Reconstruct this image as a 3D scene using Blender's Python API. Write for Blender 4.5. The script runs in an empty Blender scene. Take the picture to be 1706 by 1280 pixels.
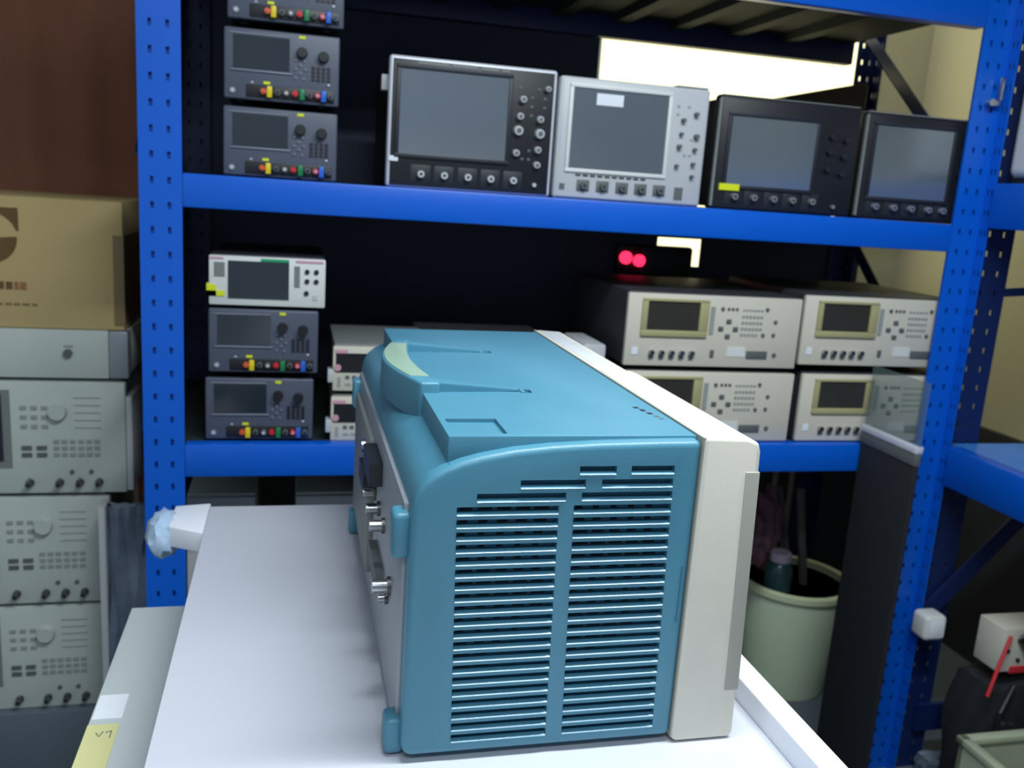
import bpy, bmesh, math, random
from mathutils import Vector, Matrix
random.seed(4)
S = bpy.context.scene; COL = S.collection

# ---------------------------------------------------------------- camera, light, exposure
cam = bpy.data.cameras.new('camera'); cam.sensor_width = 36; cam.lens = 31.66
cam.dof.use_dof = True; cam.dof.focus_distance = 0.78; cam.dof.aperture_fstop = 9.0
cam.clip_start = 0.02
camo = bpy.data.objects.new('camera', cam); COL.objects.link(camo)
camo.matrix_world = Matrix(((0.97094083, -0.01523936, -0.23883395, 0),
                            (-0.22987903, 0.2181467, -0.9484554, 0),
                            (0.06655469, 0.975797, 0.20830433, 1.255), (0, 0, 0, 1)))
S.camera = camo
S.view_settings.view_transform = 'Standard'; S.view_settings.look = 'None'
S.view_settings.exposure = 0.0; S.view_settings.gamma = 1.0; S.view_settings.use_curve_mapping = False
W = bpy.data.worlds.new('world'); S.world = W; W.use_nodes = True
W.node_tree.nodes['Background'].inputs[0].default_value = (0.75, 0.86, 1, 1)
W.node_tree.nodes['Background'].inputs[1].default_value = 0.25

def lamp(name, loc, rot, sx, sy, e, col=(1, 1, 1)):
    l = bpy.data.lights.new(name, 'AREA'); l.shape = 'RECTANGLE'; l.size = sx; l.size_y = sy
    l.energy = e; l.color = col
    o = bpy.data.objects.new(name, l); COL.objects.link(o); o.location = loc
    o.rotation_euler = rot
    return o
lamp('overhead_light', (0.60, 0.60, 2.25), (0, 0, 0), 1.2, 0.16, 40, (0.86, 0.95, 1))
lamp('overhead_light', (-0.2, -0.7, 2.6), (0, 0, 0), 1.2, 0.2, 21, (0.86, 0.95, 1))
lamp('overhead_light', (1.4, 2.72, 2.7), (0, 0, 0), 1.0, 0.2, 9, (1, 0.97, 0.82))  # added lamp, brightens the tan wall behind the rack

# ---------------------------------------------------------------- materials
def lin(c):
    f = lambda v: v / 12.92 if v <= 0.04045 else ((v + 0.055) / 1.055) ** 2.4
    return tuple(f(v / 255) for v in c) + (1,)
def mat(name, rgb, rough=0.5, metal=0.0, var=0.06, scale=12, bump=0.0, coat=0.0, emit=None, es=0, ior=1.5, alpha=1, trans=0):
    m = bpy.data.materials.new(name); m.use_nodes = True
    nt = m.node_tree; b = nt.nodes['Principled BSDF']
    c = lin(rgb)
    tc = nt.nodes.new('ShaderNodeTexCoord'); n = nt.nodes.new('ShaderNodeTexNoise')
    n.inputs['Scale'].default_value = scale; n.inputs['Detail'].default_value = 4
    nt.links.new(tc.outputs['Object'], n.inputs['Vector'])
    r = nt.nodes.new('ShaderNodeMix'); r.data_type = 'RGBA'
    nt.links.new(n.outputs['Fac'], r.inputs[0])
    r.inputs[6].default_value = tuple(max(0, v * (1 - var)) for v in c[:3]) + (1,)
    r.inputs[7].default_value = tuple(min(1, v * (1 + var)) for v in c[:3]) + (1,)
    nt.links.new(r.outputs[2], b.inputs['Base Color'])
    b.inputs['Roughness'].default_value = rough; b.inputs['Metallic'].default_value = metal
    b.inputs['Coat Weight'].default_value = coat; b.inputs['IOR'].default_value = ior
    b.inputs['Coat Roughness'].default_value = 0.12
    b.inputs['Alpha'].default_value = alpha; b.inputs['Transmission Weight'].default_value = trans
    if bump:
        n2 = nt.nodes.new('ShaderNodeTexNoise'); n2.inputs['Scale'].default_value = scale * 18
        nt.links.new(tc.outputs['Object'], n2.inputs['Vector'])
        bp = nt.nodes.new('ShaderNodeBump'); bp.inputs['Strength'].default_value = bump; bp.inputs['Distance'].default_value = 0.002
        nt.links.new(n2.outputs['Fac'], bp.inputs['Height']); nt.links.new(bp.outputs['Normal'], b.inputs['Normal'])
    if emit:
        b.inputs['Emission Color'].default_value = lin(emit); b.inputs['Emission Strength'].default_value = es
    return m
M = dict(
    teal=mat('teal_plastic', (72, 130, 152), 0.4, bump=0.08, scale=30),
    teal_gloss=mat('highlight_teal_edge', (84, 140, 164), 0.3, coat=0.3),  # paler, glossier teal so the slot lips read as highlights
    teal_dark=mat('dark_teal_plate', (44, 104, 132), 0.5),
    hole=mat('dark_opening', (8, 18, 26), 0.8),
    bezel=mat('ivory_plastic', (212, 207, 192), 0.45, bump=0.05, scale=30),
    grip=mat('grey_ivory_plastic', (160, 158, 146), 0.6),
    grip_sheen=mat('sage_sheen', (128, 152, 134), 0.65),
    rear=mat('grey_sheet_metal', (150, 155, 162), 0.4, 0.3),
    steel=mat('nickel_metal', (190, 190, 190), 0.25, 1.0),
    dsteel=mat('dull_metal', (110, 110, 108), 0.4, 0.9),
    table=mat('white_laminate', (198, 200, 209), 0.42, scale=5, var=0.03),
    tedge=mat('white_table_edge', (222, 224, 232), 0.35, var=0.02),
    grey_top=mat('pale_grey_laminate', (196, 202, 202), 0.5, scale=4, var=0.03),
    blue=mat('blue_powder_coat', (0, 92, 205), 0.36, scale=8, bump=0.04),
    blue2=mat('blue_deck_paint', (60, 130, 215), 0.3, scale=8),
    navy=mat('navy_shaded_steel', (14, 34, 84), 0.45),  # rack blue with shade put into the colour; also one binding post core
    deck=mat('grey_shelf_deck', (42, 50, 50), 0.7, 0.0, scale=3, ior=1.25),
    black=mat('black_hardboard', (60, 66, 84), 0.85, scale=3),
    panel=mat('matt_black_board', (20, 22, 28), 0.8),
    blk=mat('black_plastic', (26, 28, 32), 0.45),
    blk_gloss=mat('glossy_black', (14, 15, 18), 0.12),
    psu=mat('slate_grey_plastic', (78, 84, 100), 0.45),
    psu_case=mat('dark_slate_case', (30, 33, 42), 0.5),
    psu_lit=mat('pale_slate_trim', (120, 126, 140), 0.35),  # paler slate for ledges, keys and button rings
    lcd=mat('dark_lcd_glass', (34, 42, 52), 0.14, coat=0.6),
    lcd2=mat('grey_lcd_glass', (88, 98, 106), 0.2, coat=0.4, ior=2.7),
    lcd3=mat('brown_lcd_glass', (52, 50, 44), 0.3),
    yellow=mat('yellow_plastic', (225, 200, 30), 0.45),
    neon=mat('neon_yellow_sticker', (214, 222, 20), 0.6),
    orange=mat('orange_red_plastic', (214, 90, 50), 0.45),
    red=mat('red_plastic', (200, 40, 50), 0.45),
    pink=mat('dusty_pink', (200, 150, 165), 0.6),
    green=mat('green_plastic', (24, 120, 70), 0.45),
    gstripe=mat('green_stripe_ink', (30, 150, 105), 0.5),
    bpost=mat('blue_plastic', (40, 100, 200), 0.45),
    white=mat('white_plastic', (214, 216, 212), 0.45),
    wlabel=mat('white_paper', (225, 228, 235), 0.8),
    lgrey=mat('light_grey_plastic', (188, 190, 192), 0.45),
    silver=mat('silver_trim', (212, 214, 224), 0.35, 0.2),
    mgrey=mat('mid_grey_plastic', (120, 124, 122), 0.5),
    key=mat('grey_key', (150, 154, 150), 0.55),
    keyd=mat('dark_grey_key', (92, 96, 96), 0.55),
    ana=mat('greenish_grey_panel', (188, 195, 188), 0.5, scale=6),
    cream=mat('cream_panel', (206, 200, 184), 0.5, scale=6),
    cream_d=mat('dark_case_side', (52, 54, 58), 0.5),
    olive=mat('olive_screen_bezel', (168, 162, 116), 0.5),
    card=mat('cardboard', (188, 164, 112), 0.85, scale=5, var=0.08, bump=0.15),
    card_d=mat('cardboard_print_brown', (104, 80, 44), 0.85),
    card_r=mat('cardboard_print_red', (150, 104, 70), 0.85),
    tape=mat('packing_tape', (126, 104, 68), 0.4),
    curtain=mat('brown_cloth', (190, 130, 102), 0.9, scale=6, var=0.12, bump=0.3),
    wall=mat('beige_wall_paint', (188, 184, 156), 0.9, scale=2, var=0.03),
    wallg=mat('white_wall_paint', (215, 222, 225), 0.9, scale=2, var=0.02),
    wall_shade=mat('shaded_wall_paint', (40, 42, 48), 0.85),  # dark tone standing in for shade low on the walls
    floor=mat('slate_floor', (92, 102, 112), 0.4, scale=3, var=0.1),
    ceil=mat('ceiling_paint', (215, 220, 222), 0.9),
    bubble=mat('bluish_bubble_wrap', (176, 200, 226), 0.25, var=0.2, scale=120, bump=0.6),
    film=mat('milky_plastic_film', (104, 116, 134), 0.25, var=0.5, scale=25, bump=0.8, coat=0.5),
    bucket=mat('pale_green_plastic', (204, 218, 186), 0.45),
    brim=mat('bucket_rim_plastic', (205, 212, 172), 0.45),
    bottle=mat('dark_teal_bottle', (58, 92, 96), 0.25, coat=0.4),
    cap=mat('lilac_cap', (196, 180, 204), 0.5),
    bag=mat('dusky_pink_bag', (120, 84, 96), 0.7, var=0.3, scale=20, bump=0.5),
    stick=mat('grey_brown_rod', (96, 90, 90), 0.6),
    dark=mat('charcoal_fabric', (30, 32, 36), 0.9, bump=0.3),
    dkbrown=mat('dark_brown_case', (72, 62, 44), 0.6),
    cable=mat('grey_cable', (110, 104, 110), 0.5),
    note=mat('yellow_note_paper', (208, 204, 146), 0.85),
    clear=mat('clear_crate_plastic', (190, 198, 170), 0.25, var=0.2, alpha=0.72),
    acrylic=mat('smoked_acrylic', (110, 130, 125), 0.08, alpha=0.38),
    pane=mat('backlit_window_pane', (250, 250, 205), 0.6, emit=(255, 248, 196), es=1.6),
    glow=mat('red_indicator_glow', (255, 60, 90), 0.4, emit=(255, 40, 80), es=2.4),
)

# ---------------------------------------------------------------- mesh helpers
class MB:
    def __init__(s): s.b = bmesh.new(); s.m = []
    def mi(s, m):
        if m not in s.m: s.m.append(m)
        return s.m.index(m)
    def _add(s, t, m):
        i = s.mi(m) if m else 0
        vs = {v: s.b.verts.new(v.co) for v in t.verts}
        for f in t.faces:
            try: g = s.b.faces.new([vs[v] for v in f.verts])
            except ValueError: continue
            g.material_index = i; g.smooth = f.smooth
        t.free(); return s
    def box(s, x0, x1, y0, y1, z0, z1, m=None, bev=0, seg=2):
        t = bmesh.new()
        bmesh.ops.create_cube(t, size=1)
        for v in t.verts:
            v.co = Vector(((x0 + x1) / 2 + v.co.x * (x1 - x0), (y0 + y1) / 2 + v.co.y * (y1 - y0), (z0 + z1) / 2 + v.co.z * (z1 - z0)))
        if bev: bmesh.ops.bevel(t, geom=t.edges[:], offset=bev, segments=seg, profile=0.5, affect='EDGES')
        for f in t.faces: f.smooth = bool(bev)
        return s._add(t, m)
    def cyl(s, c, r, d, ax='y', m=None, r2=None, seg=16, bev=0):
        """cylinder starting at c and running d along ax; r2 = end radius"""
        t = bmesh.new()
        bmesh.ops.create_cone(t, cap_ends=True, segments=seg, radius1=r, radius2=r if r2 is None else r2, depth=abs(d))
        R = {'x': Matrix.Rotation(math.pi / 2, 4, 'Y'), 'y': Matrix.Rotation(-math.pi / 2, 4, 'X'), 'z': Matrix.Identity(4)}[ax]
        if d < 0: R = R @ Matrix.Rotation(math.pi, 4, 'X')
        D = {'x': Vector((1, 0, 0)), 'y': Vector((0, 1, 0)), 'z': Vector((0, 0, 1))}[ax]
        bmesh.ops.transform(t, matrix=Matrix.Translation(Vector(c) + D * d / 2) @ R, verts=t.verts)
        for f in t.faces: f.smooth = True
        return s._add(t, m)
    def prism(s, pts, ax, a, b, m=None, bev=0, seg=3, lim=35):
        """extrude a polygon along ax. pts are (x,z) for y, (y,z) for x, (x,y) for z"""
        t = bmesh.new()
        P = {'x': lambda p, q: (q, p[0], p[1]), 'y': lambda p, q: (p[0], q, p[1]), 'z': lambda p, q: (p[0], p[1], q)}[ax]
        A = [t.verts.new(P(p, a)) for p in pts]; B = [t.verts.new(P(p, b)) for p in pts]
        t.faces.new(A); t.faces.new(B[::-1]); n = len(pts)
        for i in range(n): t.faces.new((A[i], A[(i + 1) % n], B[(i + 1) % n], B[i]))
        bmesh.ops.recalc_face_normals(t, faces=t.faces)
        if bev:
            es = [e for e in t.edges if len(e.link_faces) == 2 and e.calc_face_angle(0) > math.radians(lim)]
            bmesh.ops.bevel(t, geom=es, offset=bev, segments=seg, profile=0.5, affect='EDGES')
        for f in t.faces: f.smooth = True
        return s._add(t, m)
    def tube(s, path, r, m=None, seg=8, cap=True):
        path = [Vector(p) for p in path]; t = bmesh.new(); rings = []
        rr = r if isinstance(r, (list, tuple)) else [r] * len(path)
        up = None
        for i, p in enumerate(path):
            d = (path[min(i + 1, len(path) - 1)] - path[max(i - 1, 0)]).normalized()
            if up is None:
                up = Vector((0, 0, 1)) if abs(d.z) < 0.9 else Vector((1, 0, 0))
            x = d.cross(up).normalized(); y = x.cross(d).normalized(); up = y
            rings.append([t.verts.new(p + rr[i] * (x * math.cos(2 * math.pi * k / seg) + y * math.sin(2 * math.pi * k / seg))) for k in range(seg)])
        for A, B in zip(rings, rings[1:]):
            for k in range(seg): t.faces.new((A[k], A[(k + 1) % seg], B[(k + 1) % seg], B[k]))
        if cap: t.faces.new(rings[0][::-1]); t.faces.new(rings[-1])
        for f in t.faces: f.smooth = True
        return s._add(t, m)
    def lathe(s, c, prof, m=None, seg=32):
        """profile (r,z) revolved about z through c, closed if it returns to its start"""
        t = bmesh.new(); rings = []
        for r, z in prof:
            rings.append([t.verts.new((c[0] + r * math.cos(2 * math.pi * k / seg), c[1] + r * math.sin(2 * math.pi * k / seg), c[2] + z)) for k in range(seg)])
        for A, B in zip(rings, rings[1:]):
            for k in range(seg): t.faces.new((A[k], A[(k + 1) % seg], B[(k + 1) % seg], B[k]))
        if prof[0][0] > 1e-4: t.faces.new(rings[0][::-1])
        if prof[-1][0] > 1e-4: t.faces.new(rings[-1])
        for f in t.faces: f.smooth = True
        return s._add(t, m)
    def xf(s, mtx):
        bmesh.ops.transform(s.b, matrix=mtx, verts=s.b.verts); return s
    def build(s, name, parent=None, mat=None):
        bmesh.ops.recalc_face_normals(s.b, faces=s.b.faces)
        me = bpy.data.meshes.new(name); s.b.to_mesh(me); s.b.free()
        for k in s.m or [mat]: me.materials.append(M[k or 'teal'])
        me.set_sharp_from_angle(angle=math.radians(38))
        o = bpy.data.objects.new(name, me); COL.objects.link(o)
        if parent: o.parent = parent
        return o
def thing(name, label, cat, loc=(0, 0, 0), group=None, rz=0):
    o = bpy.data.objects.new(name, None); COL.objects.link(o); o.empty_display_size = 0.05
    o.location = loc; o.rotation_euler = (0, 0, rz); return tag(o, label, cat, group)
def tag(o, label, cat, group=None, kind=None):
    o['label'] = label; o['category'] = cat
    if group: o['group'] = group
    if kind: o['kind'] = kind
    return o
def struct(name, mb, mat=None):
    o = mb.build(name, None, mat); o['kind'] = 'structure'; return o
def dup(root, loc, label):
    r = root.copy(); COL.objects.link(r); r.location = loc; r['label'] = label
    for ch in list(root.children):
        c = ch.copy(); COL.objects.link(c); c.parent = r
        for g in list(ch.children):
            d = g.copy(); COL.objects.link(d); d.parent = c
    return r
def boolean_cut(o, cutter):
    md = o.modifiers.new('cut', 'BOOLEAN'); md.operation = 'DIFFERENCE'; md.solver = 'EXACT'; md.object = cutter
    bpy.context.view_layer.update()
    dg = bpy.context.evaluated_depsgraph_get(); dg.update()
    me = bpy.data.meshes.new_from_object(o.evaluated_get(dg)); o.modifiers.clear()
    old = o.data; o.data = me; me.name = old.name
    me.set_sharp_from_angle(angle=math.radians(38))
    bpy.data.objects.remove(cutter)

FL = -0.17          # floor level (the table top is at 0.75)
# ---------------------------------------------------------------- the room
struct('floor', MB().box(-1.7, 2.33, -2.1, 3.1, FL - 0.1, FL), 'floor')
struct('ceiling', MB().box(-1.7, 2.33, -2.1, 3.1, 2.75, 2.85), 'ceil')
struct('wall_right', MB().box(2.23, 2.33, -2.1, 3.1, FL, 2.75), 'wall')
struct('wall_left', MB().box(-1.7, -1.6, -2.1, 3.1, FL, 2.75), 'wallg')
struct('wall_front', MB().box(-1.6, 2.23, -2.1, -2.0, FL, 2.75), 'wallg')
w = MB()                                     # back wall with the window opening
WX0, WX1, WZ0, WZ1 = 0.98, 1.985, 0.95, 2.1
w.box(-1.6, WX0, 3.0, 3.1, FL, 2.75).box(WX1, 2.23, 3.0, 3.1, FL, 2.75).box(WX0, WX1, 3.0, 3.1, FL, WZ0).box(WX0, WX1, 3.0, 3.1, WZ1, 2.75)
struct('wall_back', w, 'wall')
wf = MB()
wf.box(WX0 - .03, WX0, 2.99, 3.05, WZ0 - .03, WZ1 + .03).box(WX1, WX1 + .03, 2.99, 3.05, WZ0 - .03, WZ1 + .03)
wf.box(WX0, WX1, 2.99, 3.05, WZ0 - .03, WZ0).box(WX0, WX1, 2.99, 3.05, WZ1, WZ1 + .03)
win = struct('window_1', wf, 'white')
p = MB().box(WX0, WX1, 3.03, 3.05, WZ0, WZ1).build('window_pane', win, 'pane')
struct('shade_sheet_1', MB().box(-1.6, 2.23, 2.975, 3.0, FL, 0.78), 'wall_shade')  # dark sheets carry the shade on the lower walls
struct('shade_sheet_2', MB().box(2.205, 2.23, 1.9, 2.975, FL, 0.60), 'wall_shade')

# brown curtain behind the stack on the left
cu = MB(); t = bmesh.new(); n = 60; A = []; B = []
for i in range(n + 1):
    x = -1.35 + 1.2 * i / n; y = 2.72 + 0.012 * math.sin(i * 0.9) + 0.008 * math.sin(i * 0.37)
    A.append(t.verts.new((x, y, FL + 0.25))); B.append(t.verts.new((x, y, 2.5)))
for i in range(n): t.faces.new((A[i], A[i + 1], B[i + 1], B[i])).smooth = True
r = bmesh.ops.solidify(t, geom=t.faces[:], thickness=0.006)
cu._add(t, None)
tag(cu.build('curtain', None, 'curtain'), 'dark brown cloth hanging behind the cardboard box at the left', 'curtain')

# ---------------------------------------------------------------- shelving racks
def plate_with_holes(mb, width, z0, z1, th, pitch=0.046, cols=(0.3, 0.7), hw=0.0032, hh=0.0065, ax='x', o=(0, 0), m=None):
    """flat strip with two columns of slots, front face at o, running along ax"""
    xs = [0]
    for c in cols: xs += [c * width - hw, c * width + hw]
    xs.append(width); zs = [z0]; z = z0 + pitch / 2
    while z + hh < z1:
        zs += [z - hh, z + hh]; z += pitch
    zs.append(z1); t = bmesh.new(); V = {}
    def P(i, j):
        if (i, j) not in V:
            V[i, j] = t.verts.new((o[0] + xs[i], o[1], zs[j]) if ax == 'x' else (o[0], o[1] + xs[i], zs[j]))
        return V[i, j]
    for i in range(len(xs) - 1):
        for j in range(len(zs) - 1):
            if i % 2 == 1 and j % 2 == 1: continue
            t.faces.new((P(i, j), P(i + 1, j), P(i + 1, j + 1), P(i, j + 1)))
    bmesh.ops.recalc_face_normals(t, faces=t.faces)
    bmesh.ops.solidify(t, geom=t.faces[:], thickness=th)
    mb._add(t, m)
def post(parent, x, y, sx, sy, w, z0, z1, m='blue', name='post', w2=None, m2=None):
    """L post: corner at x,y; flanges run sx in x and sy in y"""
    b = MB(); b.mi(m)
    plate_with_holes(b, w, z0, z1, 0.003, ax='x', o=(x if sx > 0 else x - w, y), m=m2)
    w2 = w2 or w * 0.75
    plate_with_holes(b, w2, z0, z1, 0.003, ax='y', o=(x, y if sy > 0 else y - w2))
    if m == 'blue' and not m2:                 # second skin behind the slots, as on these doubled posts
        b.box(min(x, x + sx * w) + .004, max(x, x + sx * w) - .004, min(y + sy * .006, y + sy * .009), max(y + sy * .006, y + sy * .009), z0, z1)
    return b.build(name, parent, m)
def beam(parent, x0, x1, y, z0, z1, s=1, m='blue'):
    b = MB()                                   # box section with a stepped front
    b.box(x0, x1, min(y, y + s * .035), max(y, y + s * .035), z0, z1, bev=0.003)
    return b.build('beam', parent, m)

rack = thing('shelving_rack', 'blue steel shelving rack across the back holding rows of test instruments', 'shelving rack', (0.6, 1.82, FL))
def L(mbobj): mbobj.matrix_parent_inverse = Matrix.Translation((-0.6, -1.82, -FL)); return mbobj
RX0, RX1, RY0, RY1 = -0.278, 1.55, 1.82, 2.47
for o in (post(rack, RX0, RY0, 1, 1, 0.076, FL, 2.3), post(rack, RX1, RY0, -1, 1, 0.072, FL, 2.3, w2=.012),
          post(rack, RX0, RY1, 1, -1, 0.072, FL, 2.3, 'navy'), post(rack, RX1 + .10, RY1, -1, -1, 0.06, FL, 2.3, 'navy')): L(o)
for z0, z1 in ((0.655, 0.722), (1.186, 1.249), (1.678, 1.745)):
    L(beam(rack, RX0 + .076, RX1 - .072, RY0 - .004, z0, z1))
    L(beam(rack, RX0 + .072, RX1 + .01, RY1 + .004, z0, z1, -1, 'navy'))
    d = MB(); d.box(RX0 + .01, RX1 - .005, RY0 + .033, RY1 - .033, z1 - .012, z1 - .002)
    x = RX0 + .10
    while x < RX1 - .08:                       # folded stiffeners under the deck, front to back
        d.prism([(x, z1 - .012), (x + .012, z1 - .030), (x + .05, z1 - .030), (x + .062, z1 - .012)], 'y', RY0 + .04, RY1 - .04)
        x += .165
    L(d.build('shelf_deck', rack, 'deck'))
for xs in (RX0 + .006, RX1 + .036):             # zigzag bracing of the two end frames
    for za, zb in ((0.0, .62), (1.25, .76), (1.77, 1.30)):
        if zb < .7 and xs > 1: continue
        b = MB(); y0, y1 = RY0 + .05, RY1 - .03
        b.prism([(y0, zb - .022), (y0, zb + .022), (y1, za + .022), (y1, za - .022)], 'x', xs, xs + .004)
        b.prism([(y0, zb - .022), (y0, zb - .018), (y1, za - .018), (y1, za - .022)], 'x', *((xs, xs + .02) if xs > 1 else (xs - .02, xs)))
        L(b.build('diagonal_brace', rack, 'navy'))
bb = MB(); bb.box(RX0 + .01, 0.805, RY1 + .006, RY1 + .012, 0.45, 2.3)
L(bb.build('back_board', rack, 'black'))
bb = MB()                                      # low board with a cut-out that shows the window
bb.box(0.805, 1.03, RY1 + .006, RY1 + .012, .45, 1.21).box(1.03, 1.168, RY1 + .006, RY1 + .012, .45, 1.075)
bb.box(1.168, 1.70, RY1 + .006, RY1 + .012, .45, 1.21).box(1.03, 1.168, RY1 + .006, RY1 + .012, 1.155, 1.21)
L(bb.build('back_board', rack, 'black'))

rack2 = thing('shelving_rack', 'blue steel shelving rack standing along the right wall, beams coming toward the viewer', 'shelving rack', (1.9, 1.1, FL))
def L2(o): o.matrix_parent_inverse = Matrix.Translation((-1.9, -1.1, -FL)); return o
QX0, QX1, QY0, QY1 = 1.552, 2.17, 0.2, 1.817
for o in (post(rack2, QX0, QY1, 1, -1, 0.098, FL, 2.3, w2=.03, m2='navy'), post(rack2, QX1, QY1, -1, -1, 0.072, FL, 2.3),  # navy flange: shade painted onto one side of the blue post
          post(rack2, QX0, QY0, 1, 1, 0.072, FL, 2.3), post(rack2, QX1, QY0, -1, 1, 0.072, FL, 2.3)): L2(o)
for z0, z1 in ((0.632, 0.728), (1.246, 1.346), (1.86, 1.95)):
    for x0, x1 in ((QX0 - .018, QX0 + .02), (QX1 - .02, QX1 + .015)):
        b = MB(); b.box(x0, x1, QY0 + .03, QY1 - .045, z0, z1, bev=.003); L2(b.build('beam', rack2, 'blue'))
    L2(MB().box(QX0 + .021, QX1 - .021, QY0 + .05, QY1 - .008, z1 - .012, z1 - .002).build('shelf_deck', rack2, 'blue2' if z1 < 1 else 'deck'))
b = MB(); b.prism([(QX0 + .01, .235), (QX0 + .01, .300), (QX0 + .50, .89 - .06), (QX0 + .50, .83 - .07)], 'y', QY1 - .02, QY1 - .014)
L2(b.build('diagonal_brace', rack2, 'navy'))
L2(MB().box(QX0 + .05, QX1 - .02, QY1 - .02, QY1 - .008, -.055, .02).build('cross_brace', rack2, 'navy'))
b = MB(); b.prism([(QX0 + .02, 1.08), (QX0 + .02, 1.10), (QX1 - .02, 1.15), (QX1 - .02, 1.13)], 'y', QY1 + .004, QY1 + .010)
L2(b.build('cross_brace', rack2, 'navy'))

bk_ = thing('shelving_rack', 'unseen blue steel rack behind the viewer, added for the instrument screens to mirror', 'shelving rack', (.9, -1.65, FL))  # unseen rack and cartons, added to give the screens a reflection
def L3(o): o.matrix_parent_inverse = Matrix.Translation((-.9, 1.65, -FL)); return o
for x in (.2, 1.9): L3(MB().box(x, x + .07, -1.62, -1.55, FL, 2.3, bev=.003).build('post', bk_, 'blue'))
for z in (.70, 1.58, 2.15): L3(MB().box(.27, 1.9, -1.60, -1.56, z, z + .11, bev=.003).build('beam', bk_, 'blue')); L3(MB().box(.27, 1.9, -1.98, -1.61, z + .09, z + .10).build('shelf_deck', bk_, 'blue'))
for x, w_ in ((.30, .75), (1.08, .78)):
    o = MB().box(0, w_, -.34, 0, 0, .70, bev=.01).build('mirrored_carton', None, 'white'); o.location = (x, -1.62, .801)
    tag(o, ('wider white carton' if w_ > .76 else 'narrower white carton') + ' on the unseen rack, added for the screens to mirror', 'carton')

# ---------------------------------------------------------------- tables
tb = thing('work_table', 'white laminate table carrying the large teal oscilloscope', 'table', (0.17, 0.8, FL))
def LT(o): o.matrix_parent_inverse = Matrix.Translation((-0.17, -0.8, -FL)); return o
TX0, TX1 = -0.118, 0.488
LT(MB().box(TX0, TX1 - .028, 0.12, 1.385, .722, .75, bev=.002).build('tabletop', tb, 'table'))
LT(MB().box(TX1 - .028, TX1, 0.12, 1.385, .715, .775, bev=.0025).build('side_rail', tb, 'tedge'))
for x in (TX0 + .03, TX1 - .07):
    for y in (.16, 1.32): LT(MB().box(x, x + .04, y, y + .04, FL, .722, bev=.002).build('leg', tb, 'white'))
for z in (.66,): LT(MB().box(TX0 + .07, TX1 - .07, 1.33, 1.35, z, .722).build('apron', tb, 'white'))

gb = thing('side_cabinet', 'low pale grey cabinet beside the white table with sticky notes on its top', 'cabinet', (-0.19, 0.8, FL))
def LG(o): o.matrix_parent_inverse = Matrix.Translation((0.19, -0.8, -FL)); return o
LG(MB().box(-.216, -.125, 0.12, 1.31, FL + .02, .605).build('cabinet_body', gb, 'grey_top'))
LG(MB().box(-.222, -.121, 0.11, 1.315, .605, .62, bev=.002).build('cabinet_top', gb, 'grey_top'))
tag(MB().box(-.0165, .0165, -.026, .026, 0, .0008).build('sticker', None, 'wlabel'), 'small blank white sticker on the grey cabinet top', 'sticker').location = (-.203, 1.05, .6202)
nt_ = thing('sticky_note', 'pale yellow note with a pencil scribble on the grey cabinet top', 'sticky note', (-.205, .975, .6202))
MB().box(-.0165, .018, -.05, .038, 0, .0008).build('paper', nt_, 'note')
sc = MB()
sc.tube([(-.004, .020, .0012), (.000, .013, .0012), (.003, .022, .0012)], .0006, seg=5)
sc.tube([(.006, .020, .0012), (.012, .023, .0012), (.012, .010, .0012)], .0006, seg=5)
sc.build('scribble', nt_, 'keyd')

arm = thing('corner_board', 'white board end wrapped in bluish bubble wrap, sticking out past the far left table corner', 'board', (-.14, 1.36, .70))
a = MB(); a.prism([(-.030, -.045), (.0215, -.075), (.0215, .050), (-.030, .04)], 'z', .014, .046, bev=.002)
a.build('board', arm, 'tedge')
b2 = MB(); t = bmesh.new(); bmesh.ops.create_icosphere(t, subdivisions=3, radius=1)
for v in t.verts:
    nz = 1 + .10 * math.sin(v.co.x * 9 + v.co.z * 7) * math.cos(v.co.y * 8)
    v.co = Vector((-.040 + v.co.x * .026 * nz, -.005 + v.co.y * .052 * nz, .020 + v.co.z * .033 * nz))
for f in t.faces: f.smooth = True
b2._add(t, None); b2.build('bubble_wrap', arm, 'bubble')
MB().box(.0, .0215, -.01, .045, -.008, .0135).build('bracket', arm, 'mgrey')

# ---------------------------------------------------------------- the big teal oscilloscope
sco = thing('oscilloscope', 'large teal oscilloscope with ivory front, side vents facing the viewer, on the white table', 'oscilloscope', (.10, .71, .75))
prof = [(.006, .0065), (.0, .0125), (.0, .10), (.0, .19), (.0, .225), (.0006, .240), (.003, .252), (.008, .262), (.016, .2695), (.026, .2755),
        (.041, .2815), (.057, .286), (.086, .2915), (.119, .295), (.163, .2975), (.219, .299), (.258, .2995), (.258, .0065)]
DEP = .595
body = MB(); body.prism(prof, 'y', 0, DEP, bev=.0062, seg=5, lim=32)
ob = body.build('side_housing', sco, 'teal')
cut = MB()
L0, L1 = [(.1446, .1785), (.0925, .1512), (.055, .1342)], [(.1923, .2331), (.1659, .2328), (.1484, .2334)]
slots = []
for k in range(3):
    z = [.2707, .2585, .2468][k]
    slots += [(L0[k][0], L0[k][1], z), (L1[k][0], L1[k][1], z)]
NR = 20
for k in range(NR):
    f = k / (NR - 1); z = .2350 - f * (.2350 - .0193)
    slots += [(.0382 + f * .0062, .1285 + f * .0044, z), (.1419 + f * .0064, .2334 + f * .0053, z)]
for x0, x1, z in slots: cut.box(x0, x1, -.01, .0075, z - .0006, z + .0064)
boolean_cut(ob, cut.build('cutter', sco))
lips = MB()
for x0, x1, z in slots:
    lips.prism([(-.0011, z - .0012), (.0015, z + .0008), (.0042, z + .0008), (.0042, z - .0012)], 'x', x0 + .0003, x1 - .0003)
lips.build('vent_lips', sco, 'teal_gloss')
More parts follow.
